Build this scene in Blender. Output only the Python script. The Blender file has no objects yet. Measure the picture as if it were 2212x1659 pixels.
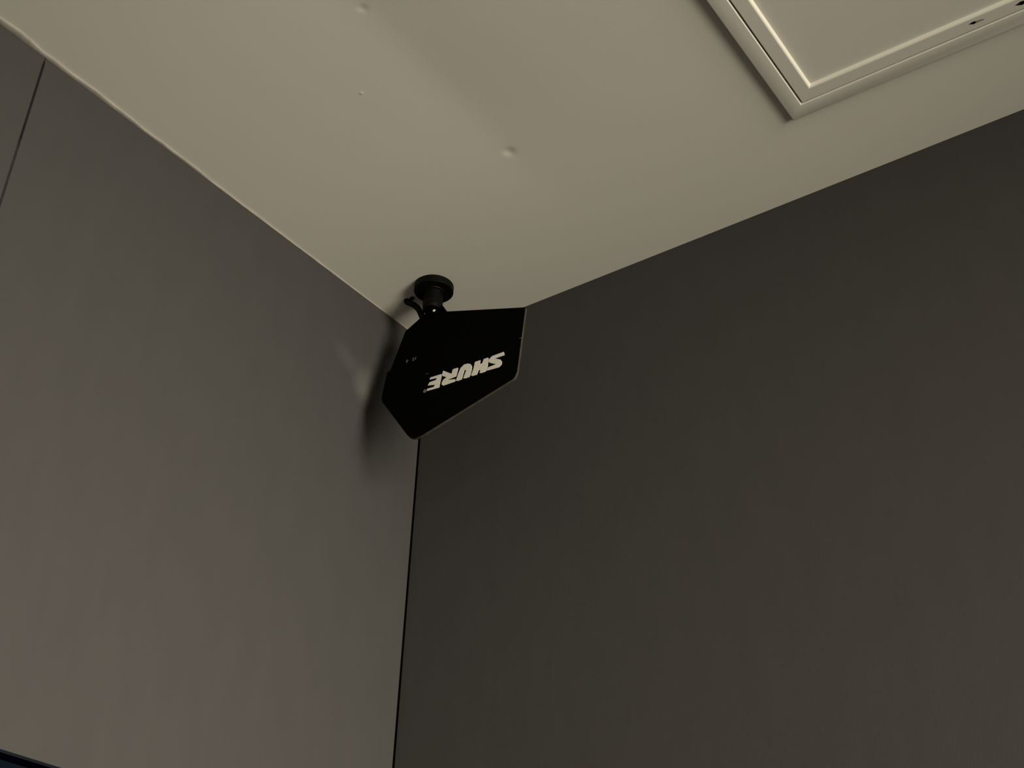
import bpy, bmesh, math, random
from mathutils import Matrix, Vector

random.seed(4)
SC = bpy.context.scene
COL = SC.collection
H = 2.90                      # ceiling height; the room corner stands at x = 0, y = 0

# ------------------------------------------------------------------ camera
FPX = 2830.5                  # focal length in pixels of the 2212 x 1659 frame
cd = bpy.data.cameras.new('camera')
cam = bpy.data.objects.new('camera', cd)
COL.objects.link(cam)
cd.sensor_fit = 'HORIZONTAL'
cd.sensor_width = 36.0
cd.lens = FPX / 2212 * 36.0
cd.clip_start = 0.02
right = Vector((0.81106179, 0.5841586, 0.03061873))
down = Vector((-0.29344677, 0.45159378, -0.84258653))
fwd = Vector((-0.50603139, 0.67440477, 0.53768991))
m = Matrix((right, -down, -fwd)).transposed().to_4x4()
m.translation = Vector((1.41277, -1.60529, H - 1.44344))
cam.matrix_world = m
SC.camera = cam

# ------------------------------------------------------------------ world, lights, exposure
w = bpy.data.worlds.new('world'); SC.world = w
w.use_nodes = True
w.node_tree.nodes['Background'].inputs[0].default_value = (0.02, 0.02, 0.018, 1)
w.node_tree.nodes['Background'].inputs[1].default_value = 0.3


def area(name, loc, target, sx, sy, power, col, spread=180):
    ld = bpy.data.lights.new(name, 'AREA')
    ld.shape = 'RECTANGLE'; ld.size = sx; ld.size_y = sy
    ld.energy = power; ld.color = col; ld.spread = math.radians(spread)
    o = bpy.data.objects.new(name, ld); COL.objects.link(o)
    o.location = loc
    o.rotation_euler = (Vector(target) - Vector(loc)).to_track_quat('-Z', 'Y').to_euler()
    return o


# unseen lights added to set wall and ceiling tones: a high one and a pair, aimed at the
# left wall, and one flush with the ceiling at the far end
WARM = (1.0, 0.925, 0.755)
area('added_high_light', (3.295, -1.313, H - 0.35), (0, -0.8, H - 1.0), 0.7, 0.7, 12.5, WARM, 75)
area('added_wide_light', (3.552, -1.172, H - 1.2), (0, -0.5, H - 1.45), 1.0, 1.0, 21, WARM, 80)
area('added_narrow_light', (3.621, -0.898, H - 1.2), (0, -0.45, H - 1.2), 0.8, 0.8, 7.0, WARM, 52)
area('added_far_light', (3.6, -3.4, H - 0.012), (3.6, -3.4, 0), 0.6, 0.6, 85, WARM)

SC.view_settings.view_transform = 'Standard'
SC.view_settings.look = 'None'
SC.view_settings.exposure = 0.0
SC.view_settings.gamma = 1.0
SC.view_settings.use_curve_mapping = False


# ------------------------------------------------------------------ helpers
def mat(name, col, rough=0.6, spec=0.4, metal=0.0):
    mt = bpy.data.materials.new(name); mt.use_nodes = True
    b = mt.node_tree.nodes['Principled BSDF']
    b.inputs['Base Color'].default_value = (*col, 1)
    b.inputs['Roughness'].default_value = rough
    b.inputs['Specular IOR Level'].default_value = spec
    b.inputs['Metallic'].default_value = metal
    return mt


def vary(mt, col, amount, scale, stretch=(1, 1, 1), detail=4, bump=0.0, bscale=None, bstretch=None, bdist=0.001):
    """colour mottling and fine relief from object-space noise"""
    nt = mt.node_tree; N = nt.nodes; L = nt.links
    b = N['Principled BSDF']
    tc = N.new('ShaderNodeTexCoord')
    mp = N.new('ShaderNodeMapping'); mp.inputs['Scale'].default_value = stretch
    L.new(tc.outputs['Object'], mp.inputs['Vector'])
    ns = N.new('ShaderNodeTexNoise'); ns.inputs['Scale'].default_value = scale
    ns.inputs['Detail'].default_value = detail
    L.new(mp.outputs[0], ns.inputs['Vector'])
    rp = N.new('ShaderNodeValToRGB')
    rp.color_ramp.elements[0].position = 0.3; rp.color_ramp.elements[1].position = 0.7
    rp.color_ramp.elements[0].color = (*[c * (1 - amount) for c in col], 1)
    rp.color_ramp.elements[1].color = (*[c * (1 + amount) for c in col], 1)
    L.new(ns.outputs['Fac'], rp.inputs['Fac'])
    L.new(rp.outputs['Color'], b.inputs['Base Color'])
    if bump:
        mp2 = N.new('ShaderNodeMapping'); mp2.inputs['Scale'].default_value = bstretch or (1, 1, 1)
        L.new(tc.outputs['Object'], mp2.inputs['Vector'])
        n2 = N.new('ShaderNodeTexNoise'); n2.inputs['Scale'].default_value = bscale
        n2.inputs['Detail'].default_value = 3
        L.new(mp2.outputs[0], n2.inputs['Vector'])
        bp = N.new('ShaderNodeBump'); bp.inputs['Strength'].default_value = bump
        bp.inputs['Distance'].default_value = bdist
        L.new(n2.outputs['Fac'], bp.inputs['Height'])
        L.new(bp.outputs['Normal'], b.inputs['Normal'])
    return mt


def link(name, me, mt, parent=None):
    o = bpy.data.objects.new(name, me); COL.objects.link(o)
    if mt: me.materials.append(mt)
    if parent: o.parent = parent
    return o


def obj(name, bm, mt, parent=None, smooth=False, loc=None):
    me = bpy.data.meshes.new(name)
    bmesh.ops.recalc_face_normals(bm, faces=bm.faces)
    if smooth:
        for f in bm.faces: f.smooth = True
    bm.to_mesh(me); bm.free()
    o = link(name, me, mt, parent)
    if loc: o.location = loc
    return o


def empty(name, loc, rot=None):
    o = bpy.data.objects.new(name, None); COL.objects.link(o)
    o.location = loc
    o.empty_display_size = 0.05
    if rot: o.rotation_euler = rot
    return o


def tag(o, label, cat):
    o['label'] = label; o['category'] = cat
    return o


def struct(o):
    o['kind'] = 'structure'
    return o


def box(bm, x0, x1, y0, y1, z0, z1):
    v = [bm.verts.new((x, y, z)) for x in (x0, x1) for y in (y0, y1) for z in (z0, z1)]
    for q in ((0, 1, 3, 2), (4, 6, 7, 5), (0, 4, 5, 1), (2, 3, 7, 6), (0, 2, 6, 4), (1, 5, 7, 3)):
        bm.faces.new([v[i] for i in q])
    return v


def lathe(bm, prof, seg=48, origin=(0, 0, 0)):
    ox, oy, oz = origin
    rings = []
    for r, z in prof:
        if r < 1e-6:
            rings.append([bm.verts.new((ox, oy, oz + z))])
        else:
            rings.append([bm.verts.new((ox + r * math.cos(2 * math.pi * i / seg), oy + r * math.sin(2 * math.pi * i / seg), oz + z)) for i in range(seg)])
    for a, b in zip(rings, rings[1:]):
        for i in range(seg):
            j = (i + 1) % seg
            if len(a) == 1 and len(b) == 1: continue
            if len(a) == 1: bm.faces.new((a[0], b[i], b[j]))
            elif len(b) == 1: bm.faces.new((a[i], a[j], b[0]))
            else: bm.faces.new((a[i], a[j], b[j], b[i]))


def tube(bm, pts, rad, seg=14, caps=True):
    P = [Vector(p) for p in pts]
    rings = []
    up = Vector((0, 1, 0.01))
    for i, p in enumerate(P):
        t = (P[min(i + 1, len(P) - 1)] - P[max(i - 1, 0)]).normalized()
        a = t.cross(up).normalized(); b = t.cross(a).normalized()
        r = rad[i] if isinstance(rad, (list, tuple)) else rad
        rings.append([bm.verts.new(p + (a * math.cos(2 * math.pi * k / seg) + b * math.sin(2 * math.pi * k / seg)) * r) for k in range(seg)])
    for a, b in zip(rings, rings[1:]):
        for k in range(seg):
            bm.faces.new((a[k], a[(k + 1) % seg], b[(k + 1) % seg], b[k]))
    if caps:
        bm.faces.new(rings[0]); bm.faces.new(rings[-1])


def spline(pts, n=8):
    P = [Vector(p) for p in pts]; out = []
    for i in range(len(P) - 1):
        p0 = P[max(i - 1, 0)]; p1 = P[i]; p2 = P[i + 1]; p3 = P[min(i + 2, len(P) - 1)]
        for k in range(n):
            t = k / n
            out.append(0.5 * ((2 * p1) + (p2 - p0) * t + (2 * p0 - 5 * p1 + 4 * p2 - p3) * t * t + (3 * p1 - p0 - 3 * p2 + p3) * t ** 3))
    out.append(P[-1])
    return out


def prism(bm, outline, n0, n1):
    """outline in (u, v) -> solid between depths n0 and n1; axes x = u, z = v, y = -depth"""
    a = [bm.verts.new((u, -n0, v)) for u, v in outline]
    b = [bm.verts.new((u, -n1, v)) for u, v in outline]
    k = len(outline)
    fa = bm.faces.new(a); fb = bm.faces.new(b)
    for i in range(k):
        bm.faces.new((a[i], a[(i + 1) % k], b[(i + 1) % k], b[i]))
    return fa, fb, a, b


def rounded(pts, radii, seg=5):
    """polygon with rounded corners"""
    out = []
    n = len(pts)
    for i in range(n):
        p = Vector(pts[i]); a = Vector(pts[i - 1]); b = Vector(pts[(i + 1) % n])
        r = radii[i] if isinstance(radii, (list, tuple)) else radii
        if r <= 0:
            out.append(tuple(p)); continue
        da = (a - p).normalized(); db = (b - p).normalized()
        ang = da.angle(db)
        d = min(r / math.tan(ang / 2), (a - p).length * 0.45, (b - p).length * 0.45)
        s = p + da * d; e = p + db * d
        for k in range(seg + 1):
            t = k / seg
            q = s * (1 - t) ** 2 + p * 2 * t * (1 - t) + e * t * t
            out.append(tuple(q))
    return out


# ------------------------------------------------------------------ materials
CEIL = (0.77, 0.75, 0.685)
M_ceil = vary(mat('ceiling_paint', CEIL, 0.75, 0.25), CEIL, 0.012, 3.0, bump=0.12, bscale=260, bdist=0.0006)
FAB = (0.0490, 0.0468, 0.0460)
M_fab = vary(mat('wall_fabric', FAB, 0.95, 0.1), FAB, 0.03, 26.0, (1, 1, 0.30), 8, bump=0.15, bscale=520, bstretch=(1, 1, 0.45), bdist=0.0012)
M_pale = vary(mat('pale_patch_fabric', FAB, 0.95, 0.1), FAB, 0.03, 26.0, (1, 1, 0.30), 8, bump=0.15, bscale=520, bstretch=(1, 1, 0.45), bdist=0.0012)


def add_pale_patch(mt, spots, gain):
    """a paler patch in the fabric colour, broken up into slanting streaks"""
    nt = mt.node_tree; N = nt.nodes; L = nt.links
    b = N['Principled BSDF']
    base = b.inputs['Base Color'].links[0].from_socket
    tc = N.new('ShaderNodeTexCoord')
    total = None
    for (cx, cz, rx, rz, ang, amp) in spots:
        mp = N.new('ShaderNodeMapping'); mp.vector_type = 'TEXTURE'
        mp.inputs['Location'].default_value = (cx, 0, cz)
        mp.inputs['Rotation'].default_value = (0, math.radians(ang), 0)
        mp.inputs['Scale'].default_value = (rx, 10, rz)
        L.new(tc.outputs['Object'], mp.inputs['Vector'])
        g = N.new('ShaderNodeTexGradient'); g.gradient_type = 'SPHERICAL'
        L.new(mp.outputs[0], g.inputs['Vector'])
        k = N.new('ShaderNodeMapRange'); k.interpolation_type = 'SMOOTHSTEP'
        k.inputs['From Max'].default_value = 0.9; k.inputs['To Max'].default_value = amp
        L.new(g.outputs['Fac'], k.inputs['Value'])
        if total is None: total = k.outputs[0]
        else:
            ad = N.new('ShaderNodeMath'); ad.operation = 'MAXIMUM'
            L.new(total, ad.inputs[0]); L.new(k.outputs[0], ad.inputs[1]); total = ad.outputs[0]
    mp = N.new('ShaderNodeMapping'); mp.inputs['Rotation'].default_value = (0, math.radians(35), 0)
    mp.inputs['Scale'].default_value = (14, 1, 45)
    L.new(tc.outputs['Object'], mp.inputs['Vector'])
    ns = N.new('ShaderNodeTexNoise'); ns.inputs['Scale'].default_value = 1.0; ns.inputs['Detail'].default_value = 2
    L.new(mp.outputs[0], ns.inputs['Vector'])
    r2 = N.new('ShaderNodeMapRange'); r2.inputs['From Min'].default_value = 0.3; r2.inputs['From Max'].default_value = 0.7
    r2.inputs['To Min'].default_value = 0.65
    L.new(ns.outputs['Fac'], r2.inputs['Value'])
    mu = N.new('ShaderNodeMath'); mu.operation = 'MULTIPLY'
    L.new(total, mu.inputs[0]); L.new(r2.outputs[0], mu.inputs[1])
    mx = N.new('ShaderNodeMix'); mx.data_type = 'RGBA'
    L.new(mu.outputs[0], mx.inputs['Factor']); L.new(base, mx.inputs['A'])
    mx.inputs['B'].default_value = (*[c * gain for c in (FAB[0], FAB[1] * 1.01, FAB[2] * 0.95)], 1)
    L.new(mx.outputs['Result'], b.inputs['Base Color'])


add_pale_patch(M_pale, [(0.742, -0.180, 0.045, 0.052, 0, 1.0), (0.690, -0.150, 0.055, 0.030, 25, 0.40)], 1.85)  # paler patch with a fainter lobe, high on the first left panel
M_caulk = vary(mat('caulk', (0.31, 0.29, 0.26), 0.8, 0.2), (0.31, 0.29, 0.26), 0.12, 40)
M_back = mat('wall_backing', (0.028, 0.027, 0.024), 0.9, 0.1)
M_plain = vary(mat('wall_paint', (0.42, 0.40, 0.36), 0.9, 0.2), (0.42, 0.40, 0.36), 0.02, 3)
M_floor = vary(mat('floor_carpet', (0.17, 0.16, 0.145), 0.95, 0.1), (0.17, 0.16, 0.145), 0.15, 60, bump=0.3, bscale=300, bdist=0.003)
HAT = (0.77, 0.75, 0.68)
M_hatch = vary(mat('hatch_paint', HAT, 0.36, 0.6), HAT, 0.01, 4.0, bump=0.10, bscale=160, bdist=0.0008)
M_black = mat('black_plastic', (0.0009, 0.0009, 0.0006), 0.85, 0.02)
M_mount = mat('black_mount', (0.0022, 0.0022, 0.0016), 0.55, 0.08)
M_rim = vary(mat('cut_edge', (0.040, 0.038, 0.029), 0.7, 0.2), (0.040, 0.038, 0.029), 0.25, 90)
M_logo = vary(mat('logo_paint', (0.72, 0.70, 0.63), 0.6, 0.3), (0.72, 0.70, 0.63), 0.08, 200)
M_dim = mat('faint_print', (0.12, 0.12, 0.09), 0.6, 0.3)
M_steel = mat('steel', (0.55, 0.52, 0.48), 0.4, 0.5, 0.6)
M_bez = mat('monitor_bezel', (0.0042, 0.0052, 0.0085), 0.5, 0.06)
M_scr = mat('monitor_glass', (0.0012, 0.0034, 0.0065), 0.5, 0.03)
M_blk = mat('monitor_black', (0.0003, 0.0003, 0.0012), 0.8, 0.0)

# ------------------------------------------------------------------ room shell
RX, RY = 4.6, -4.2            # far ends of the room

# ceiling: a real surface, drawn up to the joist along x = 0.45, with two screw dimples and a paint nib
JX = 0.452
PITS = [(0.452, -0.3545, 0.0085, 0.0011), (0.450, -0.710, 0.0070, 0.0007)]
NIBS = [(0.339, -0.586, 0.0028, -0.0005)]


def axis(lo, hi, step, fine):
    s = set()
    k = int(round((hi - lo) / step))
    for i in range(k + 1): s.add(round(lo + (hi - lo) * i / k, 5))
    for c, half, st in fine:
        for i in range(int(2 * half / st) + 1): s.add(round(c - half + i * st, 5))
    return sorted(v for v in s if lo <= v <= hi)


HOLE = (0.877, 1.470, -0.785, -0.186)     # opening behind the hatch
xs = axis(-0.03, RX, 0.06, [(HOLE[0], 0, 1), (HOLE[1], 0, 1), (JX, 0.30, 0.01), (JX, 0.028, 0.0014), (0.339, 0.012, 0.001)])
ys = axis(RY, 0.03, 0.06, [(HOLE[2], 0, 1), (HOLE[3], 0, 1), (-0.5, 0.5, 0.02), (-0.3545, 0.028, 0.0014), (-0.710, 0.028, 0.0014), (-0.586, 0.012, 0.001)])


def smooth01(t):
    t = max(0.0, min(1.0, t)); return t * t * (3 - 2 * t)


def ceil_dz(x, y):
    d = x - JX
    fade = smooth01((-y - 0.12) / 0.42)
    z = 0.0085 * math.exp(-(math.hypot(d, 0.03) - 0.03) / (0.28 if d < 0 else 0.21)) * fade
    for px, py, r, a in PITS + NIBS:
        q = ((x - px) ** 2 + (y - py) ** 2) / (r * r)
        if q < 20: z += a * math.exp(-q)
    return z


bm = bmesh.new()
grid = [[bm.verts.new((x, y, H + ceil_dz(x, y))) for y in ys] for x in xs]
for i in range(len(xs) - 1):
    for j in range(len(ys) - 1):
        if HOLE[0] < (xs[i] + xs[i + 1]) / 2 < HOLE[1] and HOLE[2] < (ys[j] + ys[j + 1]) / 2 < HOLE[3]: continue
        bm.faces.new((grid[i][j], grid[i][j + 1], grid[i + 1][j + 1], grid[i + 1][j]))
ceiling = struct(obj('ceiling', bm, M_ceil, smooth=True))

bm = bmesh.new(); box(bm, -0.05, RX, RY, 0.05, -0.06, 0.0)
struct(obj('floor', bm, M_floor))
bm = bmesh.new(); box(bm, -0.10, -0.0175, RY, 0.10, 0, H)
wall_left = struct(obj('wall_left', bm, M_back))
bm = bmesh.new(); box(bm, -0.0175, RX, 0.0175, 0.10, 0, H)
wall_right = struct(obj('wall_right', bm, M_back))
bm = bmesh.new(); box(bm, RX, RX + 0.1, RY, 0.10, 0, H)
struct(obj('wall_far', bm, M_plain))
bm = bmesh.new(); box(bm, -0.10, RX + 0.1, RY - 0.1, RY, 0, H)
struct(obj('wall_behind', bm, M_plain))


def fabric_panel(width, height, radii, bev, mt=None):
    """fabric-wrapped board, front at local y = 0 facing -y, x from 0 to width, top at z = 0"""
    bm = bmesh.new()
    pts = [(0, -height), (width, -height), (width, 0), (0, 0)]
    out = rounded(pts, [0.004, 0.004, radii[1], radii[0]], 4)
    fa, fb, a, b = prism(bm, out, 0.0, -0.017)
    bm.normal_update()
    ed = [e for e in fa.edges]
    bmesh.ops.bevel(bm, geom=ed, offset=bev, segments=4, profile=0.5, affect='EDGES')
    me = bpy.data.meshes.new('panel')
    bmesh.ops.recalc_face_normals(bm, faces=bm.faces)
    bm.to_mesh(me); bm.free()
    me.materials.append(mt or M_fab)
    return me


def place_panel(me, parent, loc, rz):
    o = bpy.data.objects.new('panel', me); COL.objects.link(o)
    o.parent = parent
    o.location = loc; o.rotation_euler = (0, 0, rz)
    return o


ph = H - 0.11
# left wall faces +x: local x runs along +y, local front (-y) becomes +x
first = fabric_panel(0.8920, ph, (0.013, 0.002), 0.0070, M_pale)
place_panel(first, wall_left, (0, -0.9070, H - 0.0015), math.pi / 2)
rest = fabric_panel(0.9035, ph, (0.013, 0.013), 0.0070)
for k in range(3):
    place_panel(rest, wall_left, (0, -0.9170 - 0.9035 - k * 0.9145, H - 0.0015), math.pi / 2)
wide = fabric_panel(1.2155, ph, (0.002, 0.005), 0.0015)
for k in range(3):
    place_panel(wide, wall_right, (-0.0005 + k * 1.2195, 0, H - 0.0008), 0)

# caulk bead along the top of the left wall: wide at the near end, thinning towards the corner
bm = bmesh.new()
rings = []
n = 260
for i in range(n + 1):
    y = -2.6 + 2.595 * i / n
    base = 0.0095 if y < -1.0 else 0.0095 - (y + 1.0) * 0.0075 / 0.5 if y < -0.5 else 0.0020
    base = max(0.0018, base)
    wob = 1 + 0.16 * math.sin(y * 37) + 0.12 * math.sin(y * 91 + 1) + random.uniform(-0.08, 0.08)
    a = base * wob                                   # reach along the ceiling
    b = 0.0006 + 0.16 * base + random.uniform(-0.0002, 0.0002)   # reach down the wall
    rings.append([bm.verts.new((x, y, H + z)) for x, z in ((-0.004, 0.001), (a, 0.0008), (a * 0.92, -0.0008), (a * 0.5, -b * 0.72), (0.0012, -b), (-0.004, -b))])
for a, b in zip(rings, rings[1:]):
    for k in range(6):
        bm.faces.new((a[k], a[(k + 1) % 6], b[(k + 1) % 6], b[k]))
bm.faces.new(rings[0]); bm.faces.new(rings[-1])
struct(obj('trim_1', bm, M_caulk, smooth=True))

# ------------------------------------------------------------------ antenna hung from the ceiling
DX, DY = 0.130, -0.145
ant = tag(empty('antenna', (DX, DY, H)), 'black flat paddle antenna with white lettering hanging from ceiling in the corner', 'antenna')

bm = bmesh.new()
lathe(bm, [(0, 0.0), (0.0350, 0.0), (0.0362, -0.0012), (0.0362, -0.0135), (0.0350, -0.0150), (0.0215, -0.0158), (0.0205, -0.0175), (0, -0.0175)], 64)
obj('ceiling_flange', bm, M_mount, ant, smooth=False)
bm = bmesh.new()
lathe(bm, [(0, -0.014), (0.0172, -0.014), (0.0178, -0.020), (0.0176, -0.036), (0.0184, -0.0375), (0.0184, -0.050), (0.0170, -0.056), (0, -0.056)], 40)
stem = obj('stem', bm, M_mount, ant)

# paddle frame: origin at the stem foot, x along the paddle, z up it, leaning back 11 degrees
TILT = math.radians(-11)
pad = empty('paddle', (0.1246 - DX, -0.1420 - DY, -0.052))
pad_rot = (TILT, 0, 0)
OUT = [(225.6, -94.9), (234.0, -246.0), (230.8, -258.5), (34.7, -321.0), (-63.5, -197.0), (-68.0, -186.0), (-72.0, -123.5), (-65.0, -122.5), (-53.5, -29.0), (-12.0, -1.0), (4, 6), (24, 4), (40.5, -20.6)]
RAD = [1.5, 3, 6, 36, 6, 8, 2, 2, 6, 10, 6, 8, 5]
PIV = Matrix.Translation((0.1246 - DX, -0.1420 - DY, -0.052)) @ Matrix.Rotation(TILT, 4, 'X')
bpy.data.objects.remove(pad)


def mmify(pts): return [(u / 1000, v / 1000) for u, v in pts]


out = mmify(rounded(OUT, RAD, 7))
T = 0.0055
bm = bmesh.new()
prism(bm, out, 0.0, -T)
paddle = obj('panel', bm, M_black, ant)
paddle.matrix_local = PIV
# the cut edge band round the board, standing a hair proud of its side
bm = bmesh.new()
k = len(out)
cx = sum(p[0] for p in out) / k; cz = sum(p[1] for p in out) / k


def offset(pts, d):
    res = []
    n = len(pts)
    for i in range(n):
        a = Vector(pts[i - 1]); p = Vector(pts[i]); b = Vector(pts[(i + 1) % n])
        t = ((p - a).normalized() + (b - p).normalized()).normalized()
        res.append(tuple(p + Vector((-t.y, t.x)) * d))     # outline runs clockwise: left is outward
    return res


o1 = offset(out, 0.0005)
ra = [bm.verts.new((u, 0.0008, v)) for u, v in o1]
rb = [bm.verts.new((u, T - 0.0006, v)) for u, v in o1]
rc = [bm.verts.new((u, 0.0008, v)) for u, v in offset(out, -0.0005)]
rd = [bm.verts.new((u, T - 0.0006, v)) for u, v in offset(out, -0.0005)]
for i in range(k):
    j = (i + 1) % k
    bm.faces.new((ra[i], ra[j], rb[j], rb[i])); bm.faces.new((ra[i], rc[i], rc[j], ra[j]))
    bm.faces.new((rb[i], rb[j], rd[j], rd[i])); bm.faces.new((rc[i], rd[i], rd[j], rc[j]))
eb = obj('edge_band', bm, M_rim, paddle)
eb['label'] = 'dull grey cut edge'

# rear amplifier box at the wall end of the paddle, on its back
bm = bmesh.new()
fa, fb, a, b = prism(bm, mmify(rounded([(-50, -60), (10, -60), (10, -190), (-58, -190)], 6, 4)), -T, -T - 0.022)
obj('amplifier_box', bm, M_black, paddle)
bm = bmesh.new()
tube(bm, [(-0.020, T + 0.012, -0.192), (-0.020, T + 0.012, -0.212)], 0.007, 20)
obj('socket', bm, M_steel, paddle)

# white lettering, printed a few tenths of a millimetre thick on the face; it reads upside down
LET = {
 'S': [(198.2, -186.9), (201.4, -196.2), (181.2, -195.2), (194.4, -203.0), (198.6, -209.3), (199.2, -215.1), (197.2, -218.3), (193.6, -220.7), (169.5, -218.2), (168.0, -215.9), (169.9, -210.4), (186.0, -210.3), (171.5, -201.4), (168.1, -197.2), (167.6, -193.0), (170.3, -189.5), (173.8, -186.4)],
 'H': [(165.5, -186.4), (167.2, -188.8), (169.0, -207.2), (167.1, -218.9), (158.3, -219.1), (153.2, -217.0), (154.0, -210.2), (150.2, -209.8), (148.3, -218.6), (139.3, -218.1), (135.1, -215.2), (137.6, -198.9), (137.4, -185.1), (149.6, -185.5), (150.5, -195.1), (154.6, -195.1), (156.0, -185.9)],
 'U': [(122.5, -182.2), (129.2, -186.3), (133.3, -192.6), (134.6, -202.3), (133.0, -217.5), (123.4, -217.3), (118.7, -215.0), (121.4, -197.5), (117.8, -195.5), (116.4, -216.6), (107.4, -216.6), (103.1, -214.1), (105.2, -196.1), (107.4, -186.6), (113.8, -181.1)],
 'R': [(100.8, -182.9), (102.6, -185.2), (102.0, -204.0), (83.2, -203.9), (101.6, -209.5), (102.4, -215.5), (76.5, -215.0), (71.7, -210.2), (71.1, -205.4), (73.0, -199.2), (79.5, -196.6), (68.6, -189.4), (67.3, -186.0), (67.9, -176.3), (89.4, -192.5), (89.8, -182.3)],
 'E': [(66.2, -183.4), (67.6, -189.4), (68.0, -215.8), (40.2, -212.9), (39.8, -207.2), (54.8, -208.6), (55.8, -204.6), (39.4, -200.0), (41.4, -193.0), (55.6, -193.2), (56.6, -189.2), (40.7, -187.0), (40.5, -181.6)],
}


def print_mark(name, pts, mt, r=0.0, h=0.0004):
    bm = bmesh.new()
    p = mmify(rounded(pts, r, 3) if r else pts)
    fa, fb, _, _ = prism(bm, p, h, -0.0002)
    bm.normal_update()
    bmesh.ops.triangulate(bm, faces=[fa, fb])
    return obj(name, bm, mt, paddle)


for ch, pts in LET.items():
    o = print_mark('letter', offset(pts, -0.35), M_logo, 0.3)
    o['label'] = 'white letter ' + ch + ', upside down'
print_mark('registered_mark', [(34.7, -205.9), (38.2, -209.0), (39.5, -212.4), (37.8, -214.7), (34.5, -214.5), (31.9, -211.8), (32.4, -207.9)], M_dim, 1.0)


def text_mark(body, u, v, size, rot, mt):
    cu = bpy.data.curves.new('gain_print', 'FONT')
    cu.body = body; cu.size = size; cu.align_x = 'CENTER'; cu.align_y = 'CENTER'; cu.extrude = 0.0002; cu.resolution_u = 3
    t = bpy.data.objects.new('gain_print', cu); COL.objects.link(t)
    dg = bpy.context.evaluated_depsgraph_get()
    me = bpy.data.meshes.new_from_object(t.evaluated_get(dg))
    bpy.data.objects.remove(t)
    me.materials.clear()
    o = link('gain_print', me, mt, paddle)
    o.matrix_local = Matrix.Translation((u / 1000, -0.0002, v / 1000)) @ Matrix.Rotation(math.pi / 2, 4, 'X') @ Matrix.Rotation(math.radians(rot), 4, 'Z')
    return o


text_mark('6', -28, -114.5, 0.011, 180, M_dim)
text_mark('12', -10.5, -116, 0.0105, 180, M_dim)
print_mark('indicator', [(27.5, -167), (34, -168.5), (34, -170.5), (27.5, -169.5)], mat('faint_lens', (0.03, 0.03, 0.03), 0.4, 0.4))

bm = bmesh.new()
box(bm, 0.2262, 0.2306, -0.0003, 0.0022, -0.1690, -0.1682)
obj('edge_nick', bm, M_dim, paddle)

# bright screw at the foot of the stem
bm = bmesh.new()
lathe(bm, [(0, 0.0020), (0.0018, 0.0017), (0.0031, 0.0008), (0.0035, -0.001), (0, -0.001)], 20)
sc = obj('screw', bm, mat('screw_head', (0.75, 0.70, 0.62), 0.45, 0.5), paddle, smooth=True)
sc.matrix_local = Matrix.Translation((0.0085, -0.0015, -0.004)) @ Matrix.Rotation(math.pi / 2, 4, 'X')

# coaxial cable from the ceiling down behind the paddle
bm = bmesh.new()
pts = spline([(0.0600, -0.1385, 0.0005), (0.0605, -0.1385, -0.0040), (0.0690, -0.1385, -0.0110), (0.0800, -0.1385, -0.0205), (0.0910, -0.1380, -0.0340), (0.0990, -0.1365, -0.0520), (0.1030, -0.1250, -0.0800), (0.1040, -0.1180, -0.1150)], 8)
tube(bm, [(x - DX, y - DY, z) for x, y, z in pts], 0.0058, 16)
obj('cable', bm, M_mount, ant, smooth=True)
bm = bmesh.new()
box(bm, -0.0045, 0.0045, -0.003, 0.003, -0.0055, 0.0)
bmesh.ops.bevel(bm, geom=bm.edges[:], offset=0.0012, segments=2, affect='EDGES')
obj('cable_clip', bm, M_mount, ant, loc=(0.0735 - DX, -0.1400 - DY, 0))

# ------------------------------------------------------------------ ceiling access hatch
hat = tag(empty('access_hatch', (0.863, -0.1775, H), (0, 0, math.radians(0.7))), 'cream framed access hatch set in the ceiling by the dark right wall', 'hatch')
S = 0.62                      # local: x to the right, y away from the right wall (negative)


def ring_frame(prof, size, start):
    """sweep a section (inset, z) round a square; mitred corners"""
    bm = bmesh.new()
    loops = []
    for ins, z in prof:
        d = start + ins
        loops.append([bm.verts.new(p) for p in ((d, -d, z), (size - d, -d, z), (size - d, -size + d, z), (d, -size + d, z))])
    for a, b in zip(loops, loops[1:] + loops[:1]):
        for i in range(4):
            j = (i + 1) % 4
            bm.faces.new((a[i], a[j], b[j], b[i]))
    return bm


arc = lambda cx, cz, r, a0, a1, n: [(cx + r * math.cos(math.radians(a0 + (a1 - a0) * i / n)), cz + r * math.sin(math.radians(a0 + (a1 - a0) * i / n))) for i in range(n + 1)]
FL = -0.0065
prof = [(0, 0.001)] + arc(0.0012, FL + 0.0012, 0.0012, 180, 270, 3) + arc(0.0252 - 0.0022, FL + 0.0022, 0.0022, 270, 360, 5) + [(0.0252, 0.02), (0.0, 0.02)]
obj('outer_frame', ring_frame(prof, S, 0), M_hatch, hat)
DL = -0.0060
prof = [(0.0275, 0.02)] + arc(0.0275 + 0.0008, DL + 0.0008, 0.0008, 180, 270, 2) + arc(0.0475, DL + 0.0035, 0.0035, 270, 350, 6) + [(0.0525, 0.0005), (0.0525, 0.02)]
door = obj('door_frame', ring_frame(prof, S, 0), M_hatch, hat)
bm = bmesh.new()
N = 24
q0, q1 = 0.0520, S - 0.0520
gr = []
for i in range(N + 1):
    row = []
    for j in range(N + 1):
        x = q0 + (q1 - q0) * i / N; y = -(q0 + (q1 - q0) * j / N)
        t = (x - q0) / (q1 - q0); s = (-y - q0) / (q1 - q0)
        row.append(bm.verts.new((x, y, -0.0005 - 0.0022 * math.sin(math.pi * t) * math.sin(math.pi * s))))
    gr.append(row)
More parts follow.
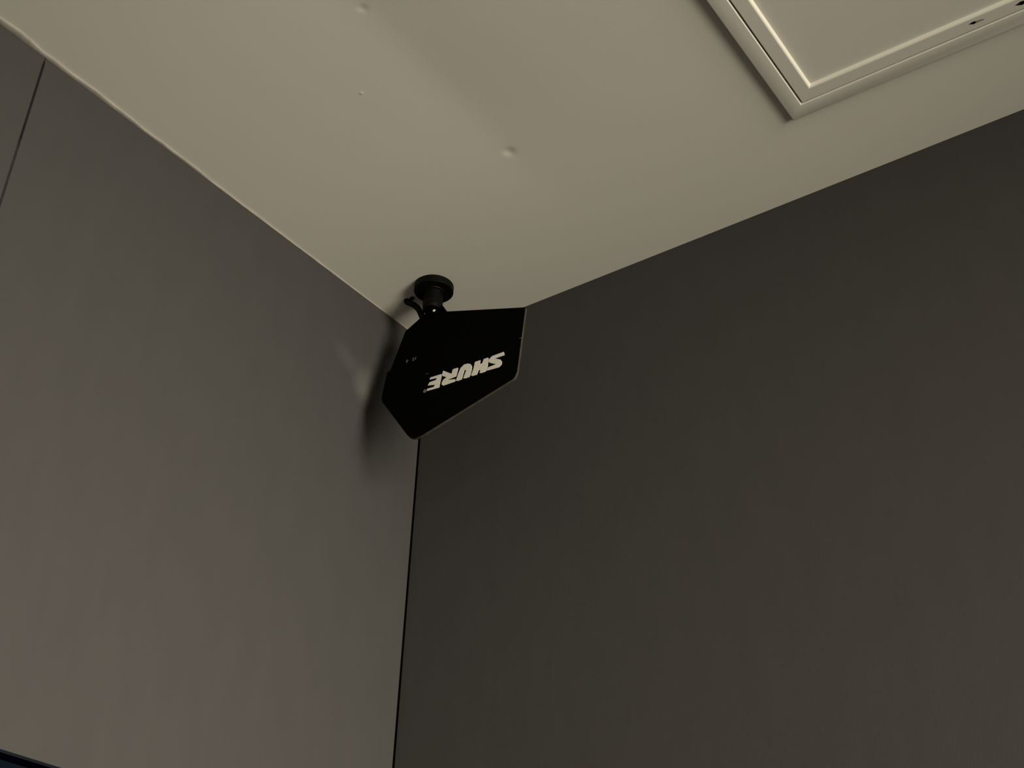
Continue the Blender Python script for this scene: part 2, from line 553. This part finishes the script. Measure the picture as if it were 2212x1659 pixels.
for i in range(N):
    for j in range(N):
        bm.faces.new((gr[i][j], gr[i][j + 1], gr[i + 1][j + 1], gr[i + 1][j]))
geo = bmesh.ops.extrude_face_region(bm, geom=bm.faces[:])
for v in [g for g in geo['geom'] if isinstance(g, bmesh.types.BMVert)]: v.co.z = 0.012
obj('door_panel', bm, M_hatch, hat, smooth=False)
for p in hat.children[-1].data.polygons: p.use_smooth = abs(p.normal.z) > 0.9

bm = bmesh.new()
box(bm, 0.018, S - 0.018, -S + 0.018, -0.018, 0.0205, 0.10)
obj('hatch_box', bm, M_back, hat)

# slotted catches cut into the door frame
M_slot = mat('slot_inside', (0.012, 0.009, 0.007), 0.9, 0.05)


def cut(target, cutters):
    dg = bpy.context.evaluated_depsgraph_get()
    for c in cutters:
        md = target.modifiers.new('cut', 'BOOLEAN'); md.operation = 'DIFFERENCE'; md.solver = 'EXACT'; md.object = c; md.material_mode = 'TRANSFER'
    bpy.context.view_layer.update()
    dg = bpy.context.evaluated_depsgraph_get()
    me = bpy.data.meshes.new_from_object(target.evaluated_get(dg))
    target.modifiers.clear()
    old = target.data; target.data = me
    bpy.data.meshes.remove(old)
    for c in cutters: bpy.data.objects.remove(c)


def slot_cutter(cx, cy, half, wid):
    bm = bmesh.new()
    o = [(-half, -0.0008), (-half * 0.45, wid), (half * 0.2, wid * 0.75), (half, wid * 0.9), (half * 0.5, -wid * 0.4), (-half * 0.4, -wid)]
    a = [bm.verts.new((cx + u, cy + v, -0.012)) for u, v in o]
    b = [bm.verts.new((cx + u, cy + v, 0.030)) for u, v in o]
    bm.faces.new(a); bm.faces.new(b)
    for i in range(6): bm.faces.new((a[i], a[(i + 1) % 6], b[(i + 1) % 6], b[i]))
    return obj('slot_cutter', bm, M_slot, hat)


SL = [(1.1595 - 0.863, -0.2135 + 0.1775 - 0.0040, 0.0115, 0.0024), (1.2275 - 0.863, -0.2115 + 0.1775 - 0.0045, 0.0150, 0.0036)]
cut(door, [slot_cutter(*s) for s in SL])
bm = bmesh.new()
tube(bm, [(SL[0][0] - 0.001, SL[0][1] + 0.0002, DL + 0.001), (SL[0][0] + 0.0075, SL[0][1] + 0.0006, DL + 0.001)], [0.0020, 0.0017], 10)
obj('catch', bm, mat('catch_metal', (0.20, 0.18, 0.15), 0.5, 0.4), door)

# ------------------------------------------------------------------ monitor on the left wall
mon = tag(empty('wall_monitor', (0, -1.200, H - 1.32)), 'black flat monitor on the left grey wall, cut off at bottom left', 'monitor')
W2, HH = 0.555, 0.320
FX = 0.035


def rect_frame(w0, h0, w1, h1, x0, x1):
    bm = bmesh.new()
    def lp(w, h, x): return [bm.verts.new((x, y, z)) for y, z in ((-w, -h), (w, -h), (w, h), (-w, h))]
    L = [lp(w0, h0, x0), lp(w0, h0, x1), lp(w1, h1, x1), lp(w1, h1, x0)]
    for a, b in zip(L, L[1:] + L[:1]):
        for i in range(4): bm.faces.new((a[i], a[(i + 1) % 4], b[(i + 1) % 4], b[i]))
    return bm


obj('bezel', rect_frame(W2, HH, W2 - 0.0035, HH - 0.0035, 0.006, FX), M_bez, mon)
obj('inner_border', rect_frame(W2 - 0.0036, HH - 0.0036, W2 - 0.0115, HH - 0.0105, 0.008, FX - 0.0022), M_blk, mon)
bm = bmesh.new(); box(bm, FX - 0.012, FX - 0.0032, -W2 + 0.0112, W2 - 0.0112, -HH + 0.0102, HH - 0.0102)
obj('screen', bm, M_scr, mon)
bm = bmesh.new(); box(bm, 0.0005, FX - 0.0125, -W2 + 0.02, W2 - 0.02, -HH + 0.02, HH - 0.02)
obj('housing', bm, M_blk, mon)
